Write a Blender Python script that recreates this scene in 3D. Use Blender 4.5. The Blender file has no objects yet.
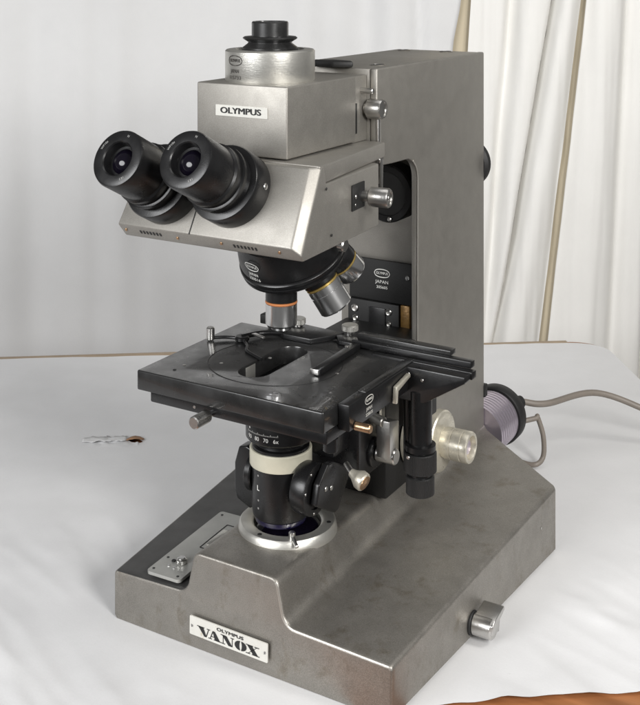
import bpy, bmesh, math, random
from mathutils import Vector, Matrix
R = math.radians
sc = bpy.context.scene
COL = sc.collection
random.seed(4)

# ------------------------------------------------------------------ camera
cd = bpy.data.cameras.new('camera')
cam = bpy.data.objects.new('camera', cd); COL.objects.link(cam)
cam.location = (.4682, -.673, .5)
cam.rotation_euler = (R(90), 0, R(30.9))
cd.sensor_fit = 'HORIZONTAL'; cd.sensor_width = 36
cd.lens = 1136/640*36
cd.shift_y = -380.5/640
cd.clip_start = .02; cd.clip_end = 50
sc.camera = cam

# ------------------------------------------------------------------ world and lamps
w = bpy.data.worlds.new('World'); sc.world = w; w.use_nodes = True
bg = w.node_tree.nodes['Background']
bg.inputs[0].default_value = (1.0, .99, .97, 1); bg.inputs[1].default_value = .14

def area(name, loc, target, size, power, col=(1, 1, 1)):
    l = bpy.data.lights.new(name, 'AREA'); l.shape = 'ELLIPSE'
    l.size, l.size_y = size; l.energy = power; l.color = col
    o = bpy.data.objects.new(name, l); COL.objects.link(o)
    o.location = loc
    o.rotation_euler = (Vector(target) - Vector(loc)).to_track_quat('-Z', 'Y').to_euler()
    return o
L_ = area('key_lamp', (1.25, -.62, .80), (0, .2, .15), (.45, .45), 20, (1, .985, .965)); L_.data.shape = 'DISK'
area('fill_lamp', (-.45, -1.65, .85), (0, .1, .2), (1.3, .9), 33, (.985, .99, 1))
area('overhead_lamp', (.25, .35, 1.9), (.1, .35, 0), (1.2, .8), 3.5, (1, .99, .97))
area('curtain_lamp', (1.05, .25, 1.15), (.12, 1.2, .25), (.4, .6), 8.5, (1, .98, .95))

sc.view_settings.view_transform = 'Standard'; sc.view_settings.look = 'None'
sc.view_settings.exposure = 0; sc.view_settings.gamma = 1
sc.render.engine = 'CYCLES'
sc.render.resolution_x = 930; sc.render.resolution_y = 1024

# ------------------------------------------------------------------ materials
def mat(name, col, rough=.5, metal=0., bump=0., bscale=900., var=0., vscale=30., spec=.5, coat=0., rvar=0.,
        stain=None, transmission=0., smear=None, grain=0., gscale=1500.):
    m = bpy.data.materials.new(name); m.use_nodes = True
    nt = m.node_tree; N = nt.nodes; L = nt.links
    p = N['Principled BSDF']
    p.inputs['Base Color'].default_value = (*col, 1); p.inputs['Roughness'].default_value = rough
    p.inputs['Metallic'].default_value = metal; p.inputs['Specular IOR Level'].default_value = spec
    p.inputs['Coat Weight'].default_value = coat; p.inputs['Transmission Weight'].default_value = transmission
    tc = N.new('ShaderNodeTexCoord')
    geo = N.new('ShaderNodeNewGeometry')
    src = geo.outputs['Position']
    colout = None
    if var:
        n = N.new('ShaderNodeTexNoise'); n.inputs['Scale'].default_value = vscale; n.inputs['Detail'].default_value = 6
        n.inputs['Roughness'].default_value = .65
        L.new(src, n.inputs['Vector'])
        mp = N.new('ShaderNodeMapRange'); mp.inputs[1].default_value = .3; mp.inputs[2].default_value = .7
        mp.inputs[3].default_value = 1 - var; mp.inputs[4].default_value = 1 + var
        L.new(n.outputs[0], mp.inputs[0])
        mx = N.new('ShaderNodeMix'); mx.data_type = 'RGBA'; mx.blend_type = 'MULTIPLY'; mx.inputs[0].default_value = 1
        mx.inputs[6].default_value = (*col, 1); L.new(mp.outputs[0], mx.inputs[7])
        colout = mx.outputs[2]
    if stain:
        scol, sscale, lo, hi, amt = stain
        n = N.new('ShaderNodeTexNoise'); n.inputs['Scale'].default_value = sscale; n.inputs['Detail'].default_value = 5
        n.inputs['Roughness'].default_value = .7; n.inputs['Distortion'].default_value = .15
        mpv = N.new('ShaderNodeVectorMath'); mpv.operation = 'MULTIPLY'; mpv.inputs[1].default_value = (1, 1, .7)
        L.new(src, mpv.inputs[0]); L.new(mpv.outputs[0], n.inputs['Vector'])
        mp = N.new('ShaderNodeMapRange'); mp.inputs[1].default_value = lo; mp.inputs[2].default_value = hi
        mp.inputs[3].default_value = 0; mp.inputs[4].default_value = amt; L.new(n.outputs[0], mp.inputs[0])
        mx = N.new('ShaderNodeMix'); mx.data_type = 'RGBA'; L.new(mp.outputs[0], mx.inputs[0])
        if colout: L.new(colout, mx.inputs[6])
        else: mx.inputs[6].default_value = (*col, 1)
        mx.inputs[7].default_value = (*scol, 1); colout = mx.outputs[2]
    if grain:
        n = N.new('ShaderNodeTexNoise'); n.inputs['Scale'].default_value = gscale; n.inputs['Detail'].default_value = 2
        L.new(src, n.inputs['Vector'])
        mp = N.new('ShaderNodeMapRange'); mp.inputs[1].default_value = .3; mp.inputs[2].default_value = .7
        mp.inputs[3].default_value = 1 - grain; mp.inputs[4].default_value = 1 + grain; L.new(n.outputs[0], mp.inputs[0])
        mx = N.new('ShaderNodeMix'); mx.data_type = 'RGBA'; mx.blend_type = 'MULTIPLY'; mx.inputs[0].default_value = 1
        if colout: L.new(colout, mx.inputs[6])
        else: mx.inputs[6].default_value = (*col, 1)
        L.new(mp.outputs[0], mx.inputs[7]); colout = mx.outputs[2]
    if colout: L.new(colout, p.inputs['Base Color'])
    if rvar:
        n = N.new('ShaderNodeTexNoise'); n.inputs['Scale'].default_value = vscale*1.7; n.inputs['Detail'].default_value = 5
        L.new(src, n.inputs['Vector'])
        mp = N.new('ShaderNodeMapRange'); mp.inputs[1].default_value = .3; mp.inputs[2].default_value = .7
        mp.inputs[3].default_value = rough - rvar; mp.inputs[4].default_value = rough + rvar
        L.new(n.outputs[0], mp.inputs[0]); L.new(mp.outputs[0], p.inputs['Roughness'])
    if bump:
        n = N.new('ShaderNodeTexNoise'); n.inputs['Scale'].default_value = bscale; n.inputs['Detail'].default_value = 3
        v = src
        if smear:
            mv = N.new('ShaderNodeVectorMath'); mv.operation = 'MULTIPLY'; mv.inputs[1].default_value = smear
            L.new(src, mv.inputs[0]); v = mv.outputs[0]
        L.new(v, n.inputs['Vector'])
        b = N.new('ShaderNodeBump'); b.inputs['Strength'].default_value = bump; b.inputs['Distance'].default_value = .0006
        L.new(n.outputs[0], b.inputs['Height']); L.new(b.outputs[0], p.inputs['Normal'])
    return m

M = {}
M['grey'] = mat('grey_hammer_enamel', (.335, .320, .292), .47, .72, .14, 2000, .05, 55, rvar=.04, grain=.10)
M['base'] = mat('worn_grey_enamel', (.275, .260, .235), .40, .72, .20, 1700, .10, 45, rvar=.06,
                stain=((.13, .10, .06), 48, .55, .72, .50), grain=.18)
M['wing'] = mat('charcoal_left_wing', (.050, .049, .048), .42, .2, .20, 1700, .12, 45, rvar=.05, grain=.1)  # darker tone on the top faces of the left wing
M['edge'] = mat('worn_bare_edge', (.50, .48, .44), .42, .8, .2, 800)
M['black'] = mat('black_satin_enamel', (.008, .008, .0085), .30, 0, .05, 900, .2, 60, rvar=.05)
M['stage'] = mat('black_stage_lacquer', (.016, .016, .016), .31, 0, .04, 500, .4, 40, coat=.25, rvar=.09)
M['matte'] = mat('black_matte', (.010, .010, .010), .55, 0, .2, 900)
M['rubber'] = mat('black_knurled', (.014, .014, .014), .45, 0, .3, 1200)
M['chrome'] = mat('polished_chrome', (.84, .84, .84), .22, 1, .02, 600)
M['satin'] = mat('satin_chrome', (.56, .55, .53), .30, 1, .15, 900, .08, 120)
M['alu'] = mat('brushed_aluminium', (.60, .59, .55), .36, .85, .2, 900, .06, 150, smear=(.2, .2, 5))
M['plate'] = mat('nameplate_white', (.72, .71, .66), .35, .35, .08, 900, .05, 90, stain=((.36, .25, .08), 160, .64, .74, .6))
M['kraft'] = mat('brown_kraft_paper', (.30, .165, .085), .7, 0, .2, 500, .35, 160)
M['lplate'] = mat('pale_metal_plate', (.50, .50, .475), .40, .6, .1, 900, .06, 90)
M['knob'] = mat('champagne_anodised', (.66, .625, .53), .34, .65, .14, 1400, .10, 120, rvar=.08, grain=.06)
M['cream'] = mat('cream_ring', (.60, .575, .46), .35, .1, .05, 900, .05, 90)
M['lilac'] = mat('lilac_aluminium', (.58, .52, .60), .32, .85, .1, 900)
M['bronze'] = mat('worn_brass', (.46, .30, .18), .3, .95, .2, 800, .2, 300)
M['gold'] = mat('gold_line', (.70, .50, .16), .3, .8)
M['orange'] = mat('orange_band', (.50, .19, .07), .4)
M['white'] = mat('white_engraving', (.75, .75, .72), .5)
M['dim'] = mat('dulled_engraving', (.32, .32, .31), .5)
M['ink'] = mat('black_ink', (.01, .01, .01), .5)
M['dark_ink'] = mat('engraved_dark', (.06, .055, .05), .5)
M['glass'] = mat('dark_lens_glass', (.004, .003, .007), .10, 0, spec=.45, coat=0)
M['purple'] = mat('purple_coated_glass', (.006, .004, .03), .08, 0, spec=.8, coat=1)
M['cord'] = mat('grey_cable_pvc', (.19, .165, .14), .45, 0, .1, 600, .08, 60)
M['copper_tape'] = mat('varnished_brown_strip', (.22, .12, .03), .3, .3, .2, 600, .3, 200)
M['paper'] = mat('white_paper', (.70, .70, .705), .60, 0, .12, 420, .03, 14, stain=((.42, .42, .42), 70, .70, .76, .35), grain=.012, gscale=700)
M['cloth'] = mat('white_curtain_cloth', (.80, .79, .76), .8, 0, .25, 700, .02, 12)
M['sheet'] = mat('white_backdrop_cloth', (.67, .67, .668), .85, 0, .25, 500, .03, 9)
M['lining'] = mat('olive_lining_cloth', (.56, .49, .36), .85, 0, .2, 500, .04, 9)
M['wallm'] = mat('grey_room_wall', (.16, .155, .15), .8, 0, .2, 200, .05, 8)
M['floorm'] = mat('floor_boards', (.09, .085, .08), .6, 0, .2, 60, .2, 6)

def wood():
    m = bpy.data.materials.new('orange_table_wood'); m.use_nodes = True
    N = m.node_tree.nodes; L = m.node_tree.links; p = N['Principled BSDF']
    geo = N.new('ShaderNodeNewGeometry'); rot = N.new('ShaderNodeMapping'); rot.vector_type = 'POINT'
    rot.inputs['Rotation'].default_value = (0, 0, -R(36)); rot.inputs['Scale'].default_value = (6, 70, 20)
    n = N.new('ShaderNodeTexNoise'); n.inputs['Scale'].default_value = 1.2; n.inputs['Detail'].default_value = 8
    n.inputs['Distortion'].default_value = .5
    L.new(geo.outputs['Position'], rot.inputs[0]); L.new(rot.outputs[0], n.inputs['Vector'])
    r = N.new('ShaderNodeValToRGB'); r.color_ramp.elements[0].position = .3; r.color_ramp.elements[1].position = .75
    r.color_ramp.elements[0].color = (.22, .085, .030, 1); r.color_ramp.elements[1].color = (.38, .16, .065, 1)
    L.new(n.outputs[0], r.inputs[0]); L.new(r.outputs[0], p.inputs['Base Color'])
    p.inputs['Roughness'].default_value = .38
    return m
M['wood'] = wood()
M['tan'] = mat('tan_edge_strip', (.36, .27, .18), .5, 0, .1, 300, .1, 40)

# ------------------------------------------------------------------ mesh builder
ORG = {}                                             # world origin of every object built
class MB:
    def __init__(s): s.bm = bmesh.new(); s.mats = []
    def mi(s, m):
        if m not in s.mats: s.mats.append(m)
        return s.mats.index(m)
    def take(s, b, m, mtx=None):
        if mtx is not None: b.transform(mtx)
        me = bpy.data.meshes.new('tmp'); 
        if isinstance(m, tuple):
            ids = [s.mi(q) for q in m]
            for f in b.faces: f.material_index = ids[f.material_index]
        else:
            i = s.mi(m)
            for f in b.faces: f.material_index = i
        b.to_mesh(me); b.free(); s.bm.from_mesh(me); bpy.data.meshes.remove(me)
        return s
    def box(s, x0, x1, y0, y1, z0, z1, m, bev=.001, seg=2, mtx=None):
        b = bmesh.new(); bmesh.ops.create_cube(b, size=1)
        b.transform(Matrix.Translation(((x0+x1)/2, (y0+y1)/2, (z0+z1)/2)) @ Matrix.Diagonal((x1-x0, y1-y0, z1-z0, 1)))
        if bev: bmesh.ops.bevel(b, geom=b.edges[:], offset=bev, segments=seg, profile=.5, affect='EDGES')
        return s.take(b, m, mtx)
    def prism(s, pts, a0, a1, m, axis='X', bev=.001, seg=2, mtx=None):
        # pts are (Y,Z) for axis X, (X,Z) for axis Y, (X,Y) for axis Z
        b = bmesh.new()
        def v(p, a):
            return {'X': (a, p[0], p[1]), 'Y': (p[0], a, p[1]), 'Z': (p[0], p[1], a)}[axis]
        v0 = [b.verts.new(v(p, a0)) for p in pts]; v1 = [b.verts.new(v(p, a1)) for p in pts]
        b.faces.new(v0); b.faces.new(v1[::-1]); n = len(pts)
        for i in range(n): b.faces.new((v0[i], v1[i], v1[(i+1) % n], v0[(i+1) % n]))
        bmesh.ops.recalc_face_normals(b, faces=b.faces[:])
        if bev:
            es = [e for e in b.edges if len(e.link_faces) == 2 and e.calc_face_angle(0) > R(25)]
            bmesh.ops.bevel(b, geom=es, offset=bev, segments=seg, profile=.5, affect='EDGES', clamp_overlap=True)
        return s.take(b, m, mtx)
    def lathe(s, o, d, prof, m, segs=64, x0=0, close=True, knurl=0, kd=.0):
        # prof: (radius, distance along d); closed at both ends
        b = bmesh.new(); d = Vector(d).normalized(); o = Vector(o)
        up = Vector((0, 0, 1)) if abs(d.z) < .9 else Vector((1, 0, 0))
        e1 = d.cross(up).normalized(); e2 = d.cross(e1).normalized()
        rings = []
        for r, h in prof:
            if r < 1e-6: rings.append([b.verts.new(o + d*h)])
            else:
                ring = []
                for k in range(segs):
                    a = 2*math.pi*k/segs
                    rr = r
                    ring.append(b.verts.new(o + d*h + (e1*math.cos(a) + e2*math.sin(a))*rr))
                rings.append(ring)
        for r0, r1 in zip(rings, rings[1:]):
            for k in range(segs):
                k2 = (k+1) % segs
                if len(r0) == 1 and len(r1) == 1: break
                if len(r0) == 1: b.faces.new((r0[0], r1[k], r1[k2]))
                elif len(r1) == 1: b.faces.new((r0[k], r1[0], r0[k2]))
                else: b.faces.new((r0[k], r1[k], r1[k2], r0[k2]))
        if close:
            if len(rings[0]) > 1: b.faces.new(rings[0])
            if len(rings[-1]) > 1: b.faces.new(rings[-1][::-1])
        bmesh.ops.recalc_face_normals(b, faces=b.faces[:])
        return s.take(b, m)
    def cyl(s, o, d, r, h, m, bev=.0006, segs=48, r2=None):
        r2 = r if r2 is None else r2
        bev = min(bev, h*.4, r*.4, r2*.4)
        return s.lathe(o, d, [(r-bev, 0), (r, bev), (r2, h-bev), (r2-bev, h)], m, segs)
    def knurled(s, o, d, r, h, m, n=60, depth=.0004, bev=.0006):
        # cylinder with ribs along its axis
        b = bmesh.new(); d = Vector(d).normalized(); o = Vector(o)
        up = Vector((0, 0, 1)) if abs(d.z) < .9 else Vector((1, 0, 0))
        e1 = d.cross(up).normalized(); e2 = d.cross(e1).normalized()
        rings = []
        for rr, hh, kn in ((r-bev-depth, 0, 0), (r, bev, 1), (r, h-bev, 1), (r-bev-depth, h, 0)):
            ring = []
            for k in range(n*2):
                a = math.pi*k/n
                q = rr - (depth if (kn and k % 2) else 0)
                ring.append(b.verts.new(o + d*hh + (e1*math.cos(a) + e2*math.sin(a))*q))
            rings.append(ring)
        for r0, r1 in zip(rings, rings[1:]):
            for k in range(n*2):
                k2 = (k+1) % (n*2); b.faces.new((r0[k], r1[k], r1[k2], r0[k2]))
        b.faces.new(rings[0]); b.faces.new(rings[-1][::-1])
        bmesh.ops.recalc_face_normals(b, faces=b.faces[:])
        return s.take(b, m)
    def tube(s, pts, r, m, segs=16, sub=10):
        P = [Vector(p) for p in pts]; path = []
        Q = [P[0]*2-P[1]] + P + [P[-1]*2-P[-2]]
        for i in range(1, len(Q)-2):
            for k in range(sub):
                t = k/sub; a, b_, c_, d_ = Q[i-1], Q[i], Q[i+1], Q[i+2]
                path.append(.5*((2*b_) + (c_-a)*t + (2*a-5*b_+4*c_-d_)*t*t + (3*b_-a-3*c_+d_)*t**3))
        path.append(P[-1])
        b = bmesh.new(); rings = []; e = Vector((0, 0, 1))
        for i, p in enumerate(path):
            d = (path[min(i+1, len(path)-1)] - path[max(i-1, 0)]).normalized()
            e = (e - d*e.dot(d)); e = e.normalized() if e.length > 1e-4 else d.orthogonal().normalized()
            f = d.cross(e)
            rings.append([b.verts.new(p + (e*math.cos(2*math.pi*k/segs) + f*math.sin(2*math.pi*k/segs))*r) for k in range(segs)])
        for r0, r1 in zip(rings, rings[1:]):
            for k in range(segs): b.faces.new((r0[k], r0[(k+1) % segs], r1[(k+1) % segs], r1[k]))
        b.faces.new(rings[0][::-1]); b.faces.new(rings[-1])
        bmesh.ops.recalc_face_normals(b, faces=b.faces[:])
        return s.take(b, m)
    def curve2d(s, loops, m, fn, th=.0001, bev=0):
        # filled flat outline(s) with holes, then mapped by fn(x,y,z)
        cu = bpy.data.curves.new('tmpc', 'CURVE'); cu.dimensions = '2D'; cu.fill_mode = 'BOTH'; cu.extrude = th
        cu.bevel_depth = bev; cu.bevel_resolution = 1
        for lp in loops:
            sp = cu.splines.new('POLY'); sp.points.add(len(lp)-1); sp.use_cyclic_u = True
            for q, p in zip(sp.points, lp): q.co = (p[0], p[1], 0, 1)
        return s.curve(cu, m, fn)
    def curve(s, cu, m, fn):
        o = bpy.data.objects.new('tmpo', cu); COL.objects.link(o)
        dg = bpy.context.evaluated_depsgraph_get(); dg.update()
        me = bpy.data.meshes.new_from_object(o.evaluated_get(dg))
        b = bmesh.new(); b.from_mesh(me)
        for v in b.verts: v.co = fn(*v.co)
        bmesh.ops.remove_doubles(b, verts=b.verts[:], dist=1e-7)
        bmesh.ops.recalc_face_normals(b, faces=b.faces[:])
        bpy.data.meshes.remove(me); bpy.data.objects.remove(o); bpy.data.curves.remove(cu)
        return s.take(b, m)
    def text(s, t, size, m, fn, bold=0., width=None, shear=0., spacing=1.):
        cu = bpy.data.curves.new('tmpt', 'FONT'); cu.body = t; cu.size = 1; cu.align_x = 'CENTER'; cu.align_y = 'CENTER'
        cu.extrude = .00008/size; cu.shear = shear; cu.resolution_u = 3; cu.space_character = spacing
        if width:
            o = bpy.data.objects.new('tmpo', cu); COL.objects.link(o); bpy.context.view_layer.update()
            kx = width/max(o.dimensions.x, 1e-6); bpy.data.objects.remove(o)
        else: kx = size
        f0 = fn; fn = lambda x, y, z: f0(x*kx, y*size, z*size)
        if bold > .012:
            for i_, q in enumerate((-1, -.5, .5, 1)):
                s.curve(cu.copy(), m, (lambda x, y, z, q=q, i_=i_: fn(x + q*bold, y + (.5-i_ % 2)*.7*bold, z + .00002*(i_+1)/size)))
        return s.curve(cu, m, fn)
    def build(s, name, parent=None, smooth=35, label=None, origin=None):
        me = bpy.data.meshes.new(name)
        bb = [v.co for v in s.bm.verts]
        mn = Vector([min(v[i] for v in bb) for i in range(3)]); mx = Vector([max(v[i] for v in bb) for i in range(3)])
        og = Vector(origin) if origin else Vector(((mn.x+mx.x)/2, (mn.y+mx.y)/2, mn.z))
        s.bm.transform(Matrix.Translation(-og))
        for f in s.bm.faces: f.smooth = True
        s.bm.to_mesh(me); s.bm.free()
        for m in s.mats: me.materials.append(M[m])
        me.set_sharp_from_angle(angle=R(smooth))
        o = bpy.data.objects.new(name, me); COL.objects.link(o)
        if parent is not None:
            o.parent = parent; o.location = og - ORG[parent]
        else: o.location = og
        ORG[o] = og
        if label: o['label'] = label
        return o

def empty(name, loc, label, cat, group=None):
    o = bpy.data.objects.new(name, None); COL.objects.link(o); o.location = loc; o.empty_display_size = .05
    ORG[o] = Vector(loc); o['label'] = label; o['category'] = cat
    if group: o['group'] = group
    return o
def tag(o, label, cat, kind=None):
    o['label'] = label; o['category'] = cat
    if kind: o['kind'] = kind
    return o

def planar(o, xd, yd, lift=.0003):
    o = Vector(o); xd = Vector(xd).normalized(); yd = (Vector(yd) - xd*Vector(yd).dot(xd)).normalized(); n = xd.cross(yd)
    return lambda x, y, z: o + xd*x + yd*y + n*(z + lift)
def wrap(o, d, r, ref, h0, lift=.0002):
    # x runs round the axis from direction ref, y along the axis
    o = Vector(o); d = Vector(d).normalized(); ref = Vector(ref); ref = (ref - d*ref.dot(d)).normalized(); sd = d.cross(ref)
    def f(x, y, z):
        a = x/r; rr = r + lift + z
        return o + d*(h0+y) + ref*(math.cos(a)*rr) + sd*(math.sin(a)*rr)
    return f
def ellipse(a, b, n=32): return [(a*math.cos(2*math.pi*k/n), b*math.sin(2*math.pi*k/n)) for k in range(n)]
def lensshape(a, b, n=16):
    # pointed oval with blunt scrolled ends
    out = []
    for k in range(n+1):
        t = -1 + 2*k/n; out.append((a*t, b*math.sqrt(max(0, 1-abs(t)**2.4))+.08*b))
    for k in range(n+1):
        t = 1 - 2*k/n; out.append((a*t, -b*math.sqrt(max(0, 1-abs(t)**2.4))-.08*b))
    return out
def maker_mark(mb, wd, m, f, lines, th=.11):
    """oval mark with lettering in it and lines of small text under it; f maps (x,y,z)"""
    h = wd*.23
    mb.curve2d([lensshape(wd/2, h), lensshape(wd/2*(1-th*.7), h*(1-th*1.9))], m, f, .00006)
    mb.text('OLYMPUS', wd*.20, m, f, .015, width=wd*.74)
    y = -h - wd*.26
    for t, s, ww in lines:
        yy = y
        mb.text(t, wd*s, m, (lambda x, yq, z, yy=yy: f(x, yq+yy, z)), .012, width=wd*ww)
        y -= wd*.30
def slot_screw(mb, o, d, r, m, h=.0012, slot=True):
    mb.cyl(o, d, r, h, m, .0003, 20)
    if slot:
        d = Vector(d).normalized(); e = d.orthogonal().normalized()
        e = Matrix.Rotation(random.uniform(0, 3), 3, d) @ e; g = d.cross(e)
        c = Vector(o) + d*(h+.00005)
        mtx = Matrix.Translation(c) @ Matrix((e, g, d)).transposed().to_4x4()
        mb.box(-r*.85, r*.85, -r*.14, r*.14, -.0001, .0001, 'ink', 0, mtx=mtx)
def arcpts(cx, cy, r, a0, a1, n=8): return [(cx + r*math.cos(R(a0+(a1-a0)*k/n)), cy + r*math.sin(R(a0+(a1-a0)*k/n))) for k in range(n+1)]
def rrect(x0, x1, y0, y1, r, n=6):
    return arcpts(x1-r, y1-r, r, 0, 90, n) + arcpts(x0+r, y1-r, r, 90, 180, n) + arcpts(x0+r, y0+r, r, 180, 270, n) + arcpts(x1-r, y0+r, r, 270, 360, n)

# ================================================================== the setting
K = Vector((.02, .86, 0)); U = Vector((.81, .587, 0)).normalized(); V = Vector((U.y, -U.x, 0))   # table corner, along far edge, towards viewer
def tb(a, b, z=0): return K + U*a + V*b + Vector((0, 0, z))
TABZ = -.0015
tm = Matrix.Translation(K) @ Matrix((U, V*-1, Vector((0, 0, 1)))).transposed().to_4x4()
tbl = empty('table', tb(-.8, .42, -.745), 'orange brown wooden table under the white paper, bare along its near edge', 'table')
mb = MB()
out = [(-1.5, -.81), (-.0200, -.81), (-.0200, -.035)] + arcpts(-.065, -.035, .045, 0, 90, 12)[1:] + [(-1.5, .01)]
mb.prism(out, -.034, TABZ-.002, 'wood', 'Z', .004, 3, mtx=tm); mb.build('tabletop', tbl)
mb = MB(); mb.box(-1.49, -.066, -.0035, .0112, -.033, TABZ-.0012, 'tan', .001, mtx=tm); mb.build('edge_strip', tbl)
for a in (-1.42, -.13):
    for b in (-.76, -.10):
        mb = MB(); mb.box(a-.03, a+.03, b-.03, b+.03, -.745, -.034, 'wood', .003, mtx=tm); mb.build('leg', tbl)
mb = MB(); mb.box(-1.39, -.16, -.11, -.09, -.11, -.035, 'wood', .002, mtx=tm); mb.box(-1.39, -.16, -.78, -.765, -.11, -.035, 'wood', .002, mtx=tm); mb.build('apron', tbl)

# white paper over the table: one sheet with slight waves, torn hole and ragged near edge
import mathutils.noise as mn
b = bmesh.new(); NX, NY = 300, 190
grid = []
TEAR = Vector((-.342, .246, 0))
for j in range(NY+1):
    row = []
    for i in range(NX+1):
        a = -1.46 + 1.437*i/NX; q = .006 + .732*j/NY
        # rounded far right corner
        if j == NY: q += .005*mn.noise(Vector((a*9, 2, 0))) + .0025*mn.noise(Vector((a*60, 5, 0)))
        p = tb(a, q)
        la, lb = a, q
        cx, cy, rr = -.063, .044, .040
        if la > cx and lb < cy:
            d = max((la-cx)/(rr+.0), (cy-lb)/(.038)); ang = math.atan2(cy-lb, la-cx)
            p = tb(cx + d*rr*math.cos(ang) if True else 0, cy - d*.038*math.sin(ang))
        h = .0014*mn.noise(p*5) + .0010*mn.noise(p*14+Vector((3, 1, 0))) + .0004*mn.noise(p*34)
        # raised creases close to the viewer
        cr = mn.noise(Vector((p.x*9 + p.y*16, (p.y-p.x*.6)*2.4, 7)))
        near = max(0, min(1, (q-.42)/.2))
        h += near*(.0050*(cr*cr*2) + .0032*max(0, .55-2.2*abs(mn.noise(Vector(((p.x*.55+p.y)*17, (p.y*.55-p.x)*3.2, 3))))) + .0016*max(0, .5-2.5*abs(mn.noise(Vector(((p.x*.3+p.y)*40, (p.y*.3-p.x)*7, 9))))))
        if q > .715: h += .004*max(0, mn.noise(Vector((a*16, 9, 1))))*(q-.715)/.02
        base_dx = max(abs(p.x-.0)-.15, 0); base_dy = max(-.02-p.y, p.y-.37, 0)
        k = min(1, (base_dx+base_dy)/.05)
        p.z = TABZ + .0012 + h*k
        row.append(b.verts.new(p))
    grid.append(row)
for j in range(NY):
    for i in range(NX):
        b.faces.new((grid[j][i], grid[j+1][i], grid[j+1][i+1], grid[j][i+1]))
TC = Vector((-.3235, .266, 0))
near_ = [f for f in b.faces if (f.calc_center_median()-TC).xy.length < .05]
es_ = list({e for f in near_ for e in f.edges})
bmesh.ops.subdivide_edges(b, edges=es_, cuts=5, use_grid_fill=True)
for v in b.verts:
    d1 = v.co - TC; d1.z = 0; q_ = d1.dot(U); r_ = d1.dot(V)
    if -.055 < q_ < .004 and abs(r_) < .022: v.co.z += .0016*math.exp(-(r_/.010)**2)*max(0, mn.noise(Vector((q_*120, r_*120, 4)))+.35)*min(1, (q_+.055)/.02)
kill = []
for f in b.faces:
    d1 = f.calc_center_median() - TC; d1.z = 0; q_ = d1.dot(U); r_ = d1.dot(V) - .25*d1.dot(U)
    e_ = .35*mn.noise(Vector((q_*260, r_*260, 2)))
    if (q_/.0085)**2 + (r_/.0060)**2 < .75 + e_: kill.append(f)
    for hx_, hy_, hr in ((-.030, -.006, .0018), (-.052, .008, .0024)):
        if ((q_-hx_)/hr)**2 + ((r_-hy_)/(hr*.5))**2 < 1 + e_: kill.append(f)
bmesh.ops.delete(b, geom=list(set(kill)), context='FACES')
bmesh.ops.recalc_face_normals(b, faces=b.faces[:])
if sum(f.normal.z for f in b.faces) < 0: bmesh.ops.reverse_faces(b, faces=b.faces[:])
mb = MB(); mb.take(b, 'paper')
paper = tag(mb.build('paper_sheet', None, 60), 'wide white paper sheet spread over the table, torn in one spot at left', 'paper')
mb = MB(); b = bmesh.new(); g_ = []
for i_ in range(9):
    x_ = -.0105 + .0200*i_/8
    g_.append([b.verts.new(TC + U*x_ + V*(.0054*k_*(1-.6*(abs(x_)/.0108)**2) + .0012*mn.noise(Vector((x_*400, k_, 3)))) + Vector((0, 0, .0012 + .0024*math.sin(i_/8*3.1) + .0006*k_))) for k_ in (-1, -.3, .3, 1)])
for r0, r1 in zip(g_, g_[1:]):
    for k_ in range(3): b.faces.new((r0[k_], r0[k_+1], r1[k_+1], r1[k_]))
bmesh.ops.recalc_face_normals(b, faces=b.faces[:])
if sum(f.normal.z for f in b.faces) < 0: bmesh.ops.reverse_faces(b, faces=b.faces[:])
mb.take(b, 'kraft'); fl_ = mb.build('torn_flap', paper, 60, label='small curled brown flap at the torn spot')
mb = MB(); b = bmesh.new(); g_ = []
for i_ in range(19):
    x_ = -.056 + .047*i_/18
    wv = .0058 + .0022*mn.noise(Vector((x_*190, 1, 6)))
    g_.append([b.verts.new(TC + U*x_ + V*(wv*k_ - .002 + .0016*mn.noise(Vector((x_*300, k_*2, 9)))) + Vector((0, 0, .0016 + .0012*mn.noise(Vector((x_*120, k_, 2))) + .0007*abs(k_)))) for k_ in (-1, -.35, .35, 1)])
for r0, r1 in zip(g_, g_[1:]):
    for k_ in range(3): b.faces.new((r0[k_], r0[k_+1], r1[k_+1], r1[k_]))
bmesh.ops.recalc_face_normals(b, faces=b.faces[:])
if sum(f.normal.z for f in b.faces) < 0: bmesh.ops.reverse_faces(b, faces=b.faces[:])
mb.take(b, 'sheet'); f2_ = mb.build('torn_flap', paper, 60, label='pale crinkled flap beside the torn spot')
f2_.modifiers.new('thickness', 'SOLIDIFY').thickness = .0003
fl_.modifiers.new('thickness', 'SOLIDIFY').thickness = .0004

# cloth hangings behind the table
def hanging(name, fs0, fs1, z0, z1, D, fn, m, ns, nz, label, cat, thick=.002):
    b = bmesh.new(); g = []
    for j in range(nz+1):
        z = z0 + (z1-z0)*j/nz; s0 = fs0(z); s1 = fs1(z)
        g.append([b.verts.new(K + U*(s0+(s1-s0)*i/ns) - V*(D - fn(s0+(s1-s0)*i/ns, z)) + Vector((0, 0, z))) for i in range(ns+1)])
    for j in range(nz):
        for i in range(ns): b.faces.new((g[j][i], g[j][i+1], g[j+1][i+1], g[j+1][i]))
    bmesh.ops.recalc_face_normals(b, faces=b.faces[:])
    mb = MB(); mb.take(b, m); o = mb.build(name, None, 80)
    so = o.modifiers.new('thickness', 'SOLIDIFY'); so.thickness = thick
    tag(o, label, cat); return o
def gz(s, c, w): return math.exp(-((s-c)/w)**2)
def line(a, b, z): return b + (a-b)*(z+.09)/.545          # fold position: a at z .455, b at z -.09
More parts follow.
